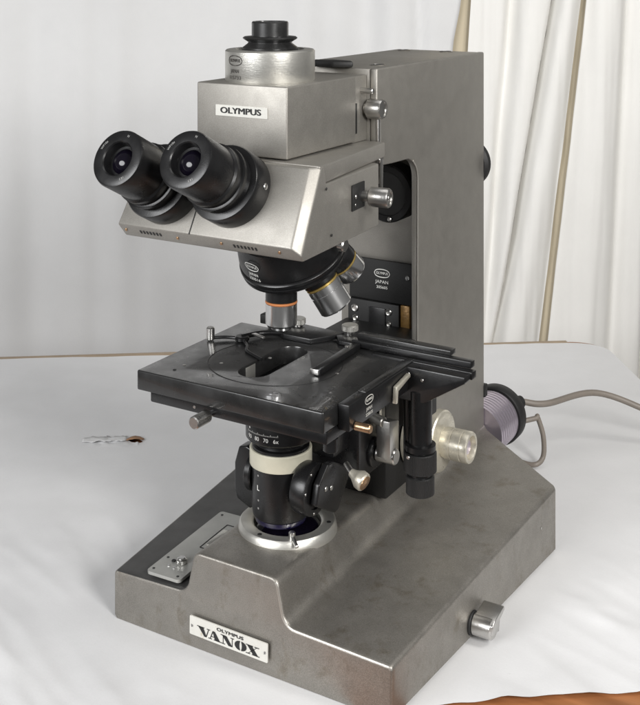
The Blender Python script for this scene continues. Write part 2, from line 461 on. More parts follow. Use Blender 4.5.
def folds(s, z):
    d = .012*math.sin(s*9+z*.6)
    for a, b_, w_, dep in ((-.062, -.105, .012, .022), (-.030, -.100, .022, -.012), (.004, -.088, .007, .030), (.022, -.060, .020, -.016), (.046, -.018, .010, .010), (.057, -.002, .010, .006),
                           (.085, .045, .03, -.014), (.124, .098, .013, .016), (.19, .16, .012, .05), (.25, .235, .02, .02), (.31, .30, .012, .05), (.40, .39, .015, .04)):
        d -= dep*gz(s, line(a, b_, z), w_)
    d += .0025*mn.noise(Vector((s*60, z*3, 2))) + .0012*mn.noise(Vector((s*150, z*9, 5)))
    return d
hanging('curtain', lambda z: line(-.131, -.168, z), lambda z: line(.0462, -.0168, z), -.70, .72, .30, folds, 'cloth', 220, 60, 'white curtain panel in narrow slanted folds just behind the column', 'curtain')
hanging('curtain', lambda z: line(.0562, -.0045, z), lambda z: .66, -.70, .72, .298, folds, 'cloth', 360, 60, 'white curtain panel at far right with a broad smooth front fold', 'curtain')
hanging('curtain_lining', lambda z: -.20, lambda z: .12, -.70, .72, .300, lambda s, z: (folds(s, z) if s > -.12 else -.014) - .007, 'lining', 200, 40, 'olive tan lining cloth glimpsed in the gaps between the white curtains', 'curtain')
def soft(s, z):
    d = .018*math.sin((s+.1)*4.2 + .4) + .008*gz(s, line(-.40, -.385, z), .03) - .008*gz(s, line(-.83, -.82, z), .03) + .004*mn.noise(Vector((s*28, z*1.2, 8))) + .010*gz(s, line(-.262, -.25, z), .020) - .012*gz(s, line(-.30, -.29, z), .03)
    d += -.010*gz(s, line(-.62, -.60, z), .06) + .004*mn.noise(Vector((s*14, z*2.5, 1)))
    d -= .010*gz(s, line(-.215, -.2, z), .012)
    return d
hanging('backdrop_cloth', lambda z: -1.9, lambda z: -.146-.016*max(0, min(1, (.455-z)/.08)), -.70, .51, .315, soft, 'sheet', 260, 50, 'smooth pale grey backdrop cloth hanging behind the left side', 'backdrop')
mb = MB(); mb.box(-3, 3, 1.3, 1.36, -.745, 2.2, 'wallm', 0, mtx=tm); tag(mb.build('wall'), 'dim grey room wall far behind the white cloths', 'wall', 'structure')
mb = MB(); mb.box(-3, 3, -3, 1.3, -.80, -.745, 'floorm', 0, mtx=tm); tag(mb.build('floor'), 'brown floor under the table', 'floor', 'structure')

# ================================================================== the microscope
scope = empty('microscope', (-.0055, .17, 0), 'grey metal trinocular research microscope with black stage, standing on white paper', 'microscope')
CXM = -.0055

# ---- base: lofted cross-sections, hump between two wings
def base_mesh():
    b = bmesh.new(); NT = 46
    def section(t):
        # list of (x, z) from left bottom round to right bottom
        fl = 1 + .14*t
        xl, xr = -.1215 - .016*t, .1205 + .0185*t
        zo = .0365 + .019*t; zi = .0395 + .019*t
        hl, hr = -.0485, .0350 + .002*t
        zh = .0712 - .003*t
        L = []
        def arc(cx, cz, r, a0, a1, n=7):
            for k in range(n+1):
                a = R(a0+(a1-a0)*k/n); L.append((cx+r*math.cos(a), cz+r*math.sin(a)))
        r1, r2, r3 = .0035, .010, .0075
        L.append((xl+.002, .0)); L.append((xl, .002))
        arc(xl+r1, zo-r1, r1, 180, 95)
        arc(hl-r2, zi+r2, r2, 270, 352)
        arc(hl+.0035+r3, zh-r3, r3, 172, 90)
        arc(hr-.0035-r3, zh-r3, r3, 90, 8)
        arc(hr+r2, zi+r2, r2, 188, 270)
        arc(xr-r1, zo-r1, r1, 85, 0)
        L.append((xr, .002)); L.append((xr-.002, .0))
        return L
    rings = []
    ts = [0, .0008, .0022, .0040, .0062, .018] + [.03 + .97*k/NT for k in range(NT+1)]
    for t in ts:
        sec = section(t); ring = []
        m_ = len(sec)
        for i_, (x, z) in enumerate(sec):
            ax = abs(x - CXM)
            pa, pb = Vector(sec[max(i_-1, 0)]), Vector(sec[min(i_+1, m_-1)]); tg = (pb-pa).normalized(); nin = Vector((tg.y, -tg.x))
            yr = .352 - max(0, ax-.0455)*.80
            y0 = .0 + .10*max(0, ax-.02)**2*9 if False else .55*max(0, ax-.07)**2
            # tiny rounding of front and back rims
            ins = 0
            if t < .0062: ins = .0020*(1-math.sqrt(max(0, 1-(1-t/.0062)**2)))
            xx = x + nin.x*ins; zz = z if z < .004 else z + nin.y*ins
            # front face undercut to the bottom
            y = y0 + (yr-y0)*t
            ring.append(b.verts.new((xx, y, zz)))
        rings.append(ring)
    n = len(rings[0])
    for q, (r0, r1) in enumerate(zip(rings, rings[1:])):
        for k in range(n):
            f = b.faces.new((r0[k], r0[(k+1) % n], r1[(k+1) % n], r1[k]))
            if q < 2 and n//2 + 3 < k < n - 4: f.material_index = 1
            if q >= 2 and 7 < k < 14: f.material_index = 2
    b.faces.new(rings[0]); b.faces.new(rings[-1][::-1])
    bmesh.ops.recalc_face_normals(b, faces=b.faces[:])
    return b, rings
b, _ = base_mesh()
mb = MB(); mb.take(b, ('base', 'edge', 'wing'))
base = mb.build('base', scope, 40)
# worn bright rim where front face meets the wings (bare metal)
# nameplate on the front
mb = MB()
def npf(lift): return planar((-.0115, -.0004, .0174), (1, 0, -.010), (0, 0, 1), lift)
f0 = npf(.0)
mb.curve2d([rrect(-.0345, .0345, -.0068, .0068, .0008)], 'plate', npf(.0006), .0005)
fn = npf(.0013)
def fat(mb, f):
    """heavy didone letters V A N O X: thick and hairline strokes"""
    H = .0064; y0 = -.0049
    S = .0011
    def poly(pts): mb.curve2d([[(x, y0+y*H) for x, y in pts]], 'ink', f, .00008)
    def serif(x0, x1, top): poly([(x0, 1 if top else 0), (x1, 1 if top else 0), (x1, .93 if top else .07), (x0, .93 if top else .07)])
    x = -.0265                                               # V
    poly([(x, .97), (x+.0046, .97), (x+.0076, 0), (x+.0056, 0)]); poly([(x+.0092, .97), (x+.0098, .97), (x+.0076, 0), (x+.0070, .08)])
    serif(x-.0010, x+.0056, 1); serif(x+.0078, x+.0108, 1)
    x = -.0165                                               # A
    poly([(x+.0030, .98), (x+.0050, .98), (x+.0098, .03), (x+.0052, .03)]); poly([(x+.0030, .98), (x+.0036, .90), (x+.0012, .03), (x+.0006, .03)])
    poly([(x+.0018, .36), (x+.0046, .36), (x+.0048, .30), (x+.0017, .30)])
    serif(x-.0008, x+.0025, 0); serif(x+.0042, x+.0108, 0)
    x = -.0050                                               # N
    poly([(x, .98), (x+.0040, .98), (x+.0092, .0), (x+.0058, .0)]); poly([(x+.0008, .94), (x+.0013, .94), (x+.0013, .03), (x+.0008, .03)])
    poly([(x+.0088, .97), (x+.0093, .97), (x+.0093, 0), (x+.0088, 0)])
    serif(x-.0012, x+.0030, 1); serif(x+.0074, x+.0106, 1); serif(x-.0006, x+.0027, 0)
    x = .0064                                                # O split by a hairline
    for sg in (-1, 1):
        c = x+.0050
        poly([(c+sg*.0005, 1.02)] + [(c+sg*(.0005+.0047*math.sin(R(a))), .5+.52*math.cos(R(a))) for a in range(10, 171, 16)] + [(c+sg*.0005, -.02)] +
             [(c+sg*(.0005+.0006*math.sin(R(a))), .5-.40*math.cos(R(a))) for a in range(20, 161, 35)])
    x = .0170                                                # X
    poly([(x, .97), (x+.0042, .97), (x+.0096, .03), (x+.0054, .03)]); poly([(x+.0082, .97), (x+.0088, .97), (x+.0012, .03), (x+.0006, .03)])
    serif(x-.0010, x+.0052, 1); serif(x+.0064, x+.0104, 1); serif(x-.0010, x+.0028, 0); serif(x+.0042, x+.0108, 0)
fat(mb, fn)
mb.text('OLYMPUS', .0032, 'ink', planar((-.0095, -.0004, .0214), (1, 0, -.01), (0, 0, 1), .0013), .02, width=.0235)
for sx in (-.0322, .0322): slot_screw(mb, fn(sx, -.0002, -.0006), (0, -1, 0), .0011, 'satin', .0007)
mb.build('nameplate', base, label='small white metal nameplate with heavy black lettering on the base front')
# control plate on the left wing
mb = MB()
pm = Matrix.Translation((-.0765, .052, .0445)) @ Matrix.Rotation(R(3.2), 4, 'X') @ Matrix.Rotation(R(-1.5), 4, 'Y')
PF = lambda x, y, z: pm @ Vector((x, y, z))
mb.curve2d([rrect(-.0155, .0165, -.048, .050, .003)], 'lplate', PF, .0012)
for x, y in ((-.012, -.043), (.012, -.044), (-.0115, -.026), (-.011, .045), (.012, .046)): mb.cyl(PF(x, y, .0011), (0, .05, 1), .0011, .0004, 'ink', .0001, 16)
mb.curve2d([rrect(.002, .014, -.004, .034, .001), rrect(.0028, .0132, -.0032, .0332, .001)], 'ink', PF, .00145)
mb.build('control_plate', base, label='bright metal control plate with screws set into the left wing')
cp = mb = MB(); mb.knurled(PF(.0035, -.028, .001), (0, 0, 1), .0042, .0038, 'satin', 30, .0002); mb.cyl(PF(.0035, -.028, .0048), (0, 0, 1), .003, .0012, 'chrome')
mb.cyl(PF(.0022, -.036, .001), (0, 0, 1), .0016, .001, 'chrome'); mb.build('push_button', base)
mb = MB(); mb.cyl(PF(-.004, -.0285, .001), (0, 0, 1), .0017, .0012, 'ink', .0003, 16); mb.cyl(PF(-.0035, -.0355, .001), (0, 0, 1), .0012, .0010, 'chrome', .0003, 16); mb.build('indicator', base)
mb = MB(); mb.box(-.0028, .0028, -.012, .012, .0002, .0022, 'alu', .0006, mtx=pm @ Matrix.Translation((.008, .012, .001))); mb.build('slider', base)
# winged knob on the right side near the bottom
mb = MB(); kc = Vector((.1268, .1180, .0115))
mb.cyl(kc, (1, 0, 0), .0088, .0030, 'ink', .0008); mb.cyl(kc+Vector((.0025, 0, 0)), (1, 0, 0), .0078, .0165, 'satin', .0012)
mb.prism([(-.0070, -.002), (-.0060, .0050), (.0000, .0082), (.0150, .0104), (.0175, .0092), (.0170, .0070), (.0080, .0035), (.0060, -.004)], .0040, .0205, 'satin', 'X', .0010, 3,
         mtx=Matrix.Translation(kc)); mb.build('winged_knob', base)
mb = MB(); mb.cyl((.1367, .243, .032), (1, 0, 0), .0012, .0006, 'satin', .0002, 12); mb.build('side_screw', base)
# light window ring with lens
LW = Vector((-.006, .0705, .0685))
mb = MB(); mb.lathe(LW, (0, 0, 1), [(.024, 0), (.0385, 0), (.0385, .0015), (.0375, .0065), (.0362, .0078), (.0285, .0078), (.0262, .0062), (.0255, .001), (.024, 0)], 'alu', 96, close=False)
for a in (20, 140, 262): mb.cyl(LW + Vector((.0325*math.cos(R(a)), .0325*math.sin(R(a)), .0075)), (0, 0, 1), .0018, .0005, 'ink', .0001, 16)
wr = mb.build('light_window', scope, label='bright metal ring around the light outlet on the base')
mb = MB(); mb.lathe(LW, (0, 0, 1), [(.0250, .0005), (.0250, .003), (.02, .0050), (.01, .0066), (0, .007)], 'glass', 64); mb.build('field_lens', wr)
mb = MB(); a0 = LW + Vector((.022, -.026, .0085))
mb.cyl(LW + Vector((.0195, -.0245, .006)), (0, 0, 1), .0026, .0065, 'satin'); mb.cyl(LW + Vector((.0195, -.0245, .0098)), (.75, -.66, -.20), .0014, .0135, 'satin'); mb.build('clamp_screw', wr)

# ---- limb: arched stand
limb_out = [(.1314, .365), (.1314, .4225), (.3505, .4225), (.3505, .050), (.206, .050)]
cut_top = .3440
right = [(.1314, .4225), (.352, .4225), (.352, .045), (.206, .045)] + [(.206, .318)] + arcpts(.186, .322, .020, 0, 90, 8)[1:] + [(.160, cut_top-.0015), (.1314, cut_top)]
mb = MB(); mb.prism(right, .0335, .0400, 'grey', 'X', .0016, 3)
inner = [(.1314, .4222), (.3516, .4222), (.3516, .045), (.236, .045), (.236, cut_top-.001), (.1314, cut_top-.001)]
mb.prism(inner, -.053, .0333, 'grey', 'X', .0012, 2)
limb = mb.build('limb', scope, 30)
mb = MB(); mb.prism([(.206, .0475), (.2070, .318)] + arcpts(.1865, .3225, .0205, 0, 60, 6)[1:] + arcpts(.1863, .3225, .0190, 60, 0, 6) + [(.2045, .0475)], .0396, .0403, 'edge', 'X', .0002, 1)
mb.build('arch_trim', limb)
for x, y in ((.0235, .1645), (-.038, .335), (.006, .338)):
    mb = MB(); mb.lathe((x, y, .4221), (0, 0, 1), [(.0062, 0), (.0066, .0006), (.0050, .0010), (.0046, .0004), (0, .0004)], 'satin', 32)
    mb.cyl((x, y, .4224), (0, 0, 1), .0044, .0003, 'ink', .0001, 24); mb.build('screw', limb)
mb = MB(); mb.cyl((.0045, .216, .3046), (0, 1, 0), .0255, .022, 'matte', .001); mb.lathe((.0045, .2155, .3046), (0, 1, 0), [(.0185, .0015), (.0195, -.0005), (.0245, -.0005), (.0255, .001)], 'black', 64)
mb.cyl((.0085, .2145, .283), (0, -1, 0), .002, .002, 'satin'); mb.build('filter_cover', limb, label='round black cover under the arm')
mb = MB(); mb.cyl((.020, .350, .3135), (0, 1, 0), .024, .012, 'matte', .003); mb.build('rear_cap', limb)
mb = MB(); mb.box(.030, .0412, .350, .358, .0885, .1005, 'matte', .001); mb.build('rear_socket', limb)
# lever on top, between head and limb
mb = MB(); mb.prism([(-.013, -.004), (.010, -.010), (.026, -.004), (.022, .004), (.004, .012), (-.012, .006)], 0, .0052, 'matte', 'Z', .0018, 2,
                    mtx=Matrix.Translation((-.006, .128, .4225)) @ Matrix.Rotation(R(8), 4, 'Z')); mb.build('top_lever', limb)
# neck between limb and head, with clamp knob, pin and lever
mb = MB(); mb.box(-.046, .0310, .1072, .1310, .3648, .4175, 'grey', .0012); mb.build('neck', limb)
mb = MB(); kk = Vector((.0305, .1285, .3905)); mb.cyl(kk, (1, 0, 0), .0045, .004, 'satin'); mb.lathe(kk, (1, 0, 0), [(.0068, .003), (.0080, .0042), (.0080, .0155), (.0072, .0168), (.0062, .0168), (.0060, .0160), (0, .0160)], 'satin', 48)
mb.build('clamp_knob', limb)
mb = MB(); mb.cyl((.0305, .1215, .4055), (1, 0, 0), .0022, .0115, 'satin'); mb.build('pin', limb)
mb = MB(); mb.box(.0304, .0316, .1085, .1105, .376, .4025, 'white', .0002); mb.box(.0304, .0318, .1105, .1135, .372, .396, 'ink', .0002); mb.build('lit_edge_strip', limb)  # white strip paints in the box's lit edge, black strip the dark gap
mb = MB(); mb.prism([(.1300, .3840), (.1340, .3840), (.1352, .352), (.1335, .3305), (.1295, .3305), (.1305, .352)], .0402, .0420, 'satin', 'X', .0004)
mb.cyl((.0415, .1325, .3500), (1, 0, 0), .0036, .0022, 'satin'); mb.prism([(.1300, .350), (.135, .350), (.1335, .318), (.131, .318)], .0425, .0440, 'satin', 'X', .0004); mb.build('lever', limb)
# front panel of the column
mb = MB(); mb.box(-.0425, .0290, .2325, .2362, .2035, .2405, 'matte', .0008)
maker_mark(mb, .0160, 'white', planar((-.0085, .2323, .2290), (1, 0, 0), (0, 0, 1)), (('JAPAN', .25, .82), ('305605', .22, .70)))
pan = mb.build('maker_plate', limb, label='black plate with white maker mark on the column front')
for x in (.0170, -.0365):
    mb = MB(); slot_screw(mb, (x, .2326, .2280), (0, -1, 0), .0022, 'chrome'); mb.build('screw', pan)
mb = MB(); mb.box(-.0425, .0095, .2300, .2362, .140, .2030, 'matte', .0008); mb.box(-.020, -.0035, .2285, .2301, .150, .1985, 'black', .0006)
gp = mb.build('guide_plate', limb)
for x, z, r in ((-.0350, .1985-.0035, .0034), (-.0345, .1860, .0028), (-.0005, .1960, .0030), (-.0003, .1855, .0024)):
    mb = MB(); mb.lathe((x, .2301, z), (0, -1, 0), [(r, 0), (r, .0012), (r*.8, .0018), (r*.55, .0016), (r*.5, .0008), (0, .0008)], 'satin', 24); mb.build('hex_screw', gp)
mb = MB(); mb.box(.0100, .0190, .2320, .2362, .140, .2030, 'copper_tape', .0006); mb.build('guide_strip', limb)

# ---- substage carrier on the column
mb = MB()
mb.box(-.046, .0385, .150, .2335, .0690, .1840, 'matte', .002)
mb.box(-.040, .0385, .105, .1510, .100, .1745, 'black', .003)
mb.box(-.034, .0300, .080, .1060, .126, .1560, 'black', .003)
car = mb.build('substage_carrier', scope)
mb = MB(); mb.cyl((.0380, .1285, .1165), (1, 0, 0), .0115, .0040, 'black', .001); mb.cyl((.042, .1285, .1165), (1, 0, 0), .0062, .0170, 'satin', .0008)
mb.prism([(-.0080, .0), (-.0080, .030), (.0075, .0265), (.0075, .0)], .0005, .0130, 'satin', 'X', .0010, mtx=Matrix.Translation((.0445, .1285, .1165)))
mb.build('lock_lever', car)
mb = MB(); mb.cyl((.0380, .1250, .1460), (1, -.25, -.1), .0040, .014, 'alu', .0008); mb.box(.0385, .0400, .136, .1400, .128, .166, 'satin', .0004); mb.build('stop_pin', car)

# ---- condenser
CD = Vector((-.0055, .060, 0)); UP = (0, 0, 1)
mb = MB()
mb.lathe(CD, UP, [(.0185, .0835), (.0215, .0865), (.0222, .0915), (.0222, .1245), (.0205, .1245)], 'black', 72)
for z, r in ((.1195, .0011), (.1035, .0010), (.0985, .0011), (.0950, .0011)):
    pass
fw = wrap(CD, UP, .0222, (-.05, -1, 0), 0)
for x, z in ((-.0055, .1200), (-.0052, .1015), (-.0052, .0955)): mb.curve2d([ellipse(.0008, .0008, 12)], 'satin', (lambda x_, y_, z_, x=x, z=z: fw(x_+x, y_+z, z_)), .0001)
mb.text('L', .0055, 'white', (lambda x_, y_, z_: fw(x_-.0055, y_+.1105, z_)), .02)
cond = mb.build('condenser', scope)
mb = MB(); mb.lathe(CD, UP, [(.0195, .0815), (.0200, .083), (.0200, .0870), (.0185, .0880)], 'purple', 64); mb.build('condenser_lens', cond)
mb = MB(); mb.lathe(CD, UP, [(.0215, .1238), (.0237, .1245), (.0240, .1252), (.0240, .1362), (.0234, .1370), (.0205, .1370)], 'cream', 80); mb.build('cream_ring', cond)
mb = MB(); mb.lathe(CD, UP, [(.0222, .1368), (.0220, .139), (.0190, .1395), (.0178, .1412), (.0178, .1428), (.0215, .1432), (.0262, .1452), (.0270, .1462), (.0270, .1620), (.0255, .1650), (.018, .168), (.018, .174)], 'black', 80)
fd = wrap(CD, UP, .0270, (0, -1, 0), .1508)
for k, t in enumerate(('90', '80', '70', '6x')): mb.text(t, .0042, 'white', (lambda x, y, z, k=k: fd(x-.0120+k*.0079, y-.0006, z)), .01, width=.0040)
for k in range(26): mb.curve2d([[(-.0145+k*.0011, .0026), (-.0142+k*.0011, .0026), (-.0142+k*.0011, .0034+.0008*(k % 5 == 0)), (-.0145+k*.0011, .0034+.0008*(k % 5 == 0))]], 'white', fd, .00006)
mb.curve2d([[(x-.0125, y+.0058) for x, y in ellipse(.0008, .0008, 12)]], 'white', fd, .0001)
mb.build('aperture_dial', cond)
# swing-out side disc with lever plate, knob
mb = MB(); mb.lathe((.0160, .055, .1125), (1, 0, 0), [(.014, 0), (.0185, .001), (.0190, .0025), (.0190, .0120), (.0185, .0135), (.014, .0138), (.0135, .0125), (0, .0125)], 'black', 64)
for a in (60, -75, 10): mb.cyl((.0295, .055-.0165*math.cos(R(a)), .1125+.0165*math.sin(R(a))), (1, 0, 0), .0011, .0008, 'satin', .0002, 12)
mb.build('swing_mount', cond)
mb = MB(); pl = [(.0440, .1058), (.0480, .1200), (.0610, .1310), (.0690, .1300), (.0945, .1165), (.0955, .1120), (.0765, .0905), (.0715, .0900)]
mb.prism(pl, .0305, .0362, 'black', 'X', .0014, 3)
for y, z in ((.0570, .1140), (.0650, .1118)): slot_screw(mb, (.0362, y, z), (1, 0, 0), .0019, 'satin', .0008, False)
mb.build('lever_plate', cond)
mb = MB(); p1 = Vector((.0420, .0770, .1270)); ax = Vector((.72, -.42, -.36)).normalized()
mb.cyl(p1, ax, .0024, .0100, 'satin'); ax2 = Vector((.92, -.12, -.34)).normalized()
p2 = p1 + ax*.009
mb.lathe(p2, ax2, [(.0030, 0), (.0038, .003), (.0062, .0070), (.0070, .0085), (.0070, .0125), (.0062, .0135)], 'knob', 40); mb.lathe(p2+ax2*.0134, ax2, [(.0055, 0), (.0055, .0006), (.0030, .0008), (.0012, .0014), (0, .0014)], 'bronze', 32)
mb.build('centering_knob', cond)
mb = MB(); mb.prism([(-.0440, .118), (-.0400, .1310), (-.0330, .1325), (-.0250, .130), (-.0250, .088), (-.0300, .0850), (-.0415, .0900), (-.0440, .096)], .0530, .0660, 'black', 'Y', .0012, 3)
mb.build('swing_block', cond)
mb = MB(); mb.cyl((-.0240, .058, .113), (-1, 0, 0), .0145, .006, 'black', .001); mb.build('swing_hub', cond)

# ---- stage
SZ = .2025
mb = MB()
slot = [(-.0220, .0800), (-.0220, .0320)] + arcpts(-.0085, .0290, .0135, 180, 360, 12)[1:] + [(.0050, .080)] + arcpts(-.0085, .080, .0135, 0, 180, 12)[1:-1]
th = .0062; bv = .0010
outl = rrect(-.0855+bv, .0770-bv, -.0150+bv, .1215-bv, .001)
mb.curve2d([outl, slot], 'stage', lambda x, y, z: Vector((x, y, SZ - th - bv + z)), th, bv)
cx, cy = CXM, .052
ringo = [(cx+.0530*math.cos(R(a)), cy+.0480*math.sin(R(a))) for a in range(0, 360, 4)]
ringi = [(cx+.0524*math.cos(R(a)), cy+.0474*math.sin(R(a))) for a in range(0, 360, 4)]
mb.curve2d([ringo, ringi], 'ink', lambda x, y, z: Vector((x, y, SZ + .00005 + z)), .0001)
for x, y, m in ((-.0615, .012, 'satin'), (-.0615, .0003, 'ink'), (.0560, .008, 'ink'), (-.040, .0300, 'satin'), (-.0145, .0465+.012, 'satin'), (.0465, .0560, 'satin')):
    mb.cyl((x, y, SZ-.0004), UP, .0015, .0006, m, .0002, 16)
stage = mb.build('stage', scope, 30)
mb = MB(); mb.box(-.0219, -.0208, .0350, .0480, .1895, .2005, 'alu', .0003); mb.build('slot_light_patch', stage)  # pale strip imitates light reflected by the slot's left wall
mb = MB(); mb.box(-.0770, .0765, -.0095, .1180, .1785, .1878, 'black', .0015); mb.box(-.055, .055, .042, .110, .1700, .1787, 'matte', .001)
mb.cyl((-.0355, -.0094, .1830), (0, -1, 0), .0012, .0006, 'satin', .0002, 12); mb.build('lower_slide', stage)
mb = MB(); mb.cyl((-.0205, -.0090, .1812), (0, -1, 0), .0024, .006, 'chrome'); mb.knurled((-.0205, -.0140, .1812), (0, -1, 0), .0046, .0165, 'satin', 36, .00025); mb.build('lock_knob', stage)
# side guide with maker mark
mb = MB(); mb.box(.0772, .0865, .0040, .1100, .1850, .2032, 'black', .0010)
mb.box(.0785, .0850, .030, .1100, .2030, .2042, 'stage', .0004)
maker_mark(mb, .0125, 'plate', planar((.0867, .0320, .1988), (0, 1, 0), (0, 0, 1), .0001), (('JAPAN', .26, .68), ('220075', .24, .82)))
mb.box(.0700, .0840, .110, .150, .150, .2000, 'matte', .001)
sg = mb.build('stage_guide', stage)
mb = MB(); mb.cyl((.0865, .0120, .1870), (1, 0, 0), .0030, .0125, 'bronze', .0006); mb.build('brass_pin', sg)
mb = MB(); mb.cyl((.0470, .0150, .1735), (1, .1, 0), .0028, .0165, 'bronze', .0006); mb.cyl((.0440, .0147, .1735), (1, .1, 0), .0018, .004, 'chrome'); mb.cyl((.064, .017, .163), (0, 0, 1), .0055, .010, 'black'); mb.build('brass_pin', sg)
mb = MB(); mb.prism([(.0680, .1965), (.0900, .2000), (.0900, .1975), (.0705, .1930), (.0690, .1845), (.0668, .1845)], .0870, .0905, 'knob', 'X', .0005); mb.build('spring_catch', sg)
# mechanical stage: cross rail, slide holder, drive shaft
mb = MB()
mb.box(.0300, .1110, .1165, .1260, .2085, .2125, 'stage', .0006); mb.box(.0280, .1300, .1110, .1185, .2040, .2090, 'black', .0006); mb.box(.0500, .1340, .1040, .1120, .1985, .2040, 'black', .0006)
mb.cyl((.1000, .1065, .2010), (1, 0, 0), .0018, .0330, 'satin')
mb.prism([(.0760, .2035), (.1330, .2035), (.1330, .1990), (.0995, .1780), (.0760, .1780)], .0930, .1085, 'black', 'Y', .0010)
for x, z in ((.0985, .1955), (.0870, .1985)): mb.cyl((x, .0930, z), (0, -1, 0), .0013, .0006, 'satin', .0002, 14)
rail = mb.build('cross_rail', stage)
DS = Vector((.0930, .1010, 0))
mb = MB(); mb.cyl(DS+Vector((0, 0, .128)), UP, .0090, .058, 'black', .0008); mb.cyl(DS+Vector((-.010, .004, .130)), UP, .0055, .056, 'black')
mb.lathe(DS, UP, [(.0100, .1400), (.0118, .1405), (.0118, .1445), (.0090, .1450)], 'black', 48); mb.cyl(DS+Vector((-.004, -.0118, .1375)), (0, -1, 0), .0014, .0012, 'satin', .0003, 14); 
ds = mb.build('drive_shaft', stage)
mb = MB(); mb.knurled(DS+Vector((0, 0, .1240)), UP, .0125, .0150, 'rubber', 60, .0003); mb.cyl(DS+Vector((0, 0, .1195)), UP, .0088, .0050, 'black'); mb.build('drive_knob', ds)
mb = MB(); mb.knurled(DS+Vector((0, 0, .1070)), UP, .0108, .0140, 'rubber', 54, .0003); mb.build('drive_knob', ds)
# slide holder on top of the stage
mb = MB()
mb.prism([(-.030, .1010), (-.0040, .1010), (.0120, .1290), (-.0500, .1340), (-.0580, .1200)], SZ+.0002, SZ+.0045, 'black', 'Z', .0008)
mb.prism([(.0160, .1110), (.0330, .1110), (.0400, .1200), (.010, .1320), (.0020, .1300)], SZ+.0002, SZ+.0040, 'black', 'Z', .0008)
hold = mb.build('slide_holder', stage)
mb = MB(); mb.box(-.0035, .0035, -.0340, .0340, SZ+.0004, SZ+.0052, 'black', .0008, mtx=Matrix.Translation((.0345, .0770, 0)) @ Matrix.Rotation(R(3), 4, 'Z'))
mb.cyl((.0310, .098, SZ+.0050), UP, .0016, .0008, 'satin'); mb.box(.031, .0385, .0425, .0445, SZ+.0008, SZ+.0048, 'satin', .0004); mb.build('fixed_finger', hold)
mb = MB()
arm = [(-.0790, .0690, .206), (-.0680, .0770, .206), (-.0560, .0790, .2058), (-.0440, .0700, .2055), (-.0370, .0600, .2052), (-.0240, .0530, .2050), (-.0165, .0500, .2048)]
mb.tube([(x, y, z-.0014) for x, y, z in arm], .0013, 'black', 12, 8); mb.cyl((-.0790, .0690, SZ+.0003), UP, .0034, .0105, 'satin', .0008); mb.cyl((-.0555, .0800, SZ+.0003), UP, .0058, .0042, 'black', .001)
mb.tube([(-.0555, .0800, .2062), (-.0480, .0960, .2060), (-.0300, .1080, .2060)], .0020, 'black', 12, 8)
mb.prism([(-.0500, .0850), (-.0360, .0810), (-.0355, .0835), (-.0480, .0885)], .2070, .2085, 'satin', 'Z', .0004)
mb.build('spring_arm', hold)
for x, y, r in ((-.0320, .1270, .0066), (.0141, .1334, .0068)):
    mb = MB(); mb.cyl((x, y, SZ+.003), UP, .004, .0030, 'satin'); mb.knurled((x, y, SZ+.0055), UP, r, .0050, 'alu', 32, .0003); mb.build('thumbscrew', hold)
mb = MB(); mb.box(-.0640, -.0480, .1180, .1330, SZ+.0030, SZ+.0110, 'matte', .001); mb.build('holder_block', hold)

# ---- nosepiece and objectives
al = R(26); NR = .020
ND = Vector((0, math.sin(al), -math.cos(al)))                     # turret axis, pointing down
N0 = Vector((-.0055, .060 + NR*math.cos(al), .2765))
mb = MB(); mb.lathe(N0, ND, [(.028, -.036), (.0375, -.030), (.0400, -.020), (.0410, -.012), (.0410, -.0085), (.0400, -.0075)], 'black', 80)
fm = wrap(N0, -ND, .0408, (-.20, -1, 0), .0215)
maker_mark(mb, .0145, 'white', fm, (('JAPAN', .25, .66), ('220516', .24, .80)))
nose = mb.build('nosepiece', scope)
mb = MB(); mb.lathe(N0, ND, [(.0385, -.0078), (.0412, -.0070), (.0420, -.0060), (.0420, -.0038), (.0404, -.0032), (.0404, -.0022), (.0416, -.0016), (.0413, .0004), (.038, .0032), (.030, .0055), (0, .0065)], 'black', 80); tur = mb.build('turret', nose)
mb = MB(); p = N0 + Vector((-.012, -.0415, .0035)); mb.cyl(p, (-.3, -1, 0), .0016, .0018, 'satin', .0004, 14); mb.build('click_screw', nose)
XA = Vector((1, 0, 0)); YA = ND.cross(XA)                           # YA points to the rear side
def objective(phi, prof_parts, out=0.):
    rad = (XA*math.sin(R(phi)) - YA*math.cos(R(phi))) if YA.y > 0 else (XA*math.sin(R(phi)) + YA*math.cos(R(phi)))
    d = (ND*math.cos(al) + rad*math.sin(al)).normalized()
    o = N0 + rad*(NR + out) + ND*.0015
    par = None
    for nm, m, prof in prof_parts:
        mb = MB(); mb.lathe(o, d, prof, m, 56)
        q = mb.build(nm, par if par else nose)
        par = par or q
    return o, d
o_, d_ = objective(0, [('objective', 'black', [(.0128, .0), (.0134, .001), (.0134, .0095), (.0122, .0105), (.0122, .0180), (.0115, .0185)]),
    ('colour_band', 'orange', [(.0118, .0183), (.0124, .0185), (.0124, .0198), (.0118, .0200)]),
    ('barrel', 'chrome', [(.0115, .0200), (.0121, .0204), (.0121, .0360), (.0112, .0372), (.0080, .0375), (.0078, .0400), (.0062, .0412), (.0035, .0412)])])
objective(76, [('objective', 'black', [(.0130, .0), (.0138, .001), (.0138, .0125), (.0128, .0135)]),
    ('colour_band', 'gold', [(.0128, .0135), (.0135, .0137), (.0135, .0149), (.0128, .0151)]),
    ('barrel', 'chrome', [(.0128, .0150), (.0134, .0155), (.0134, .0205), (.0130, .0207), (.0130, .0212), (.0134, .0214), (.0134, .0355), (.0125, .0367), (.0070, .0370), (.0066, .0388), (.0040, .0388)])])
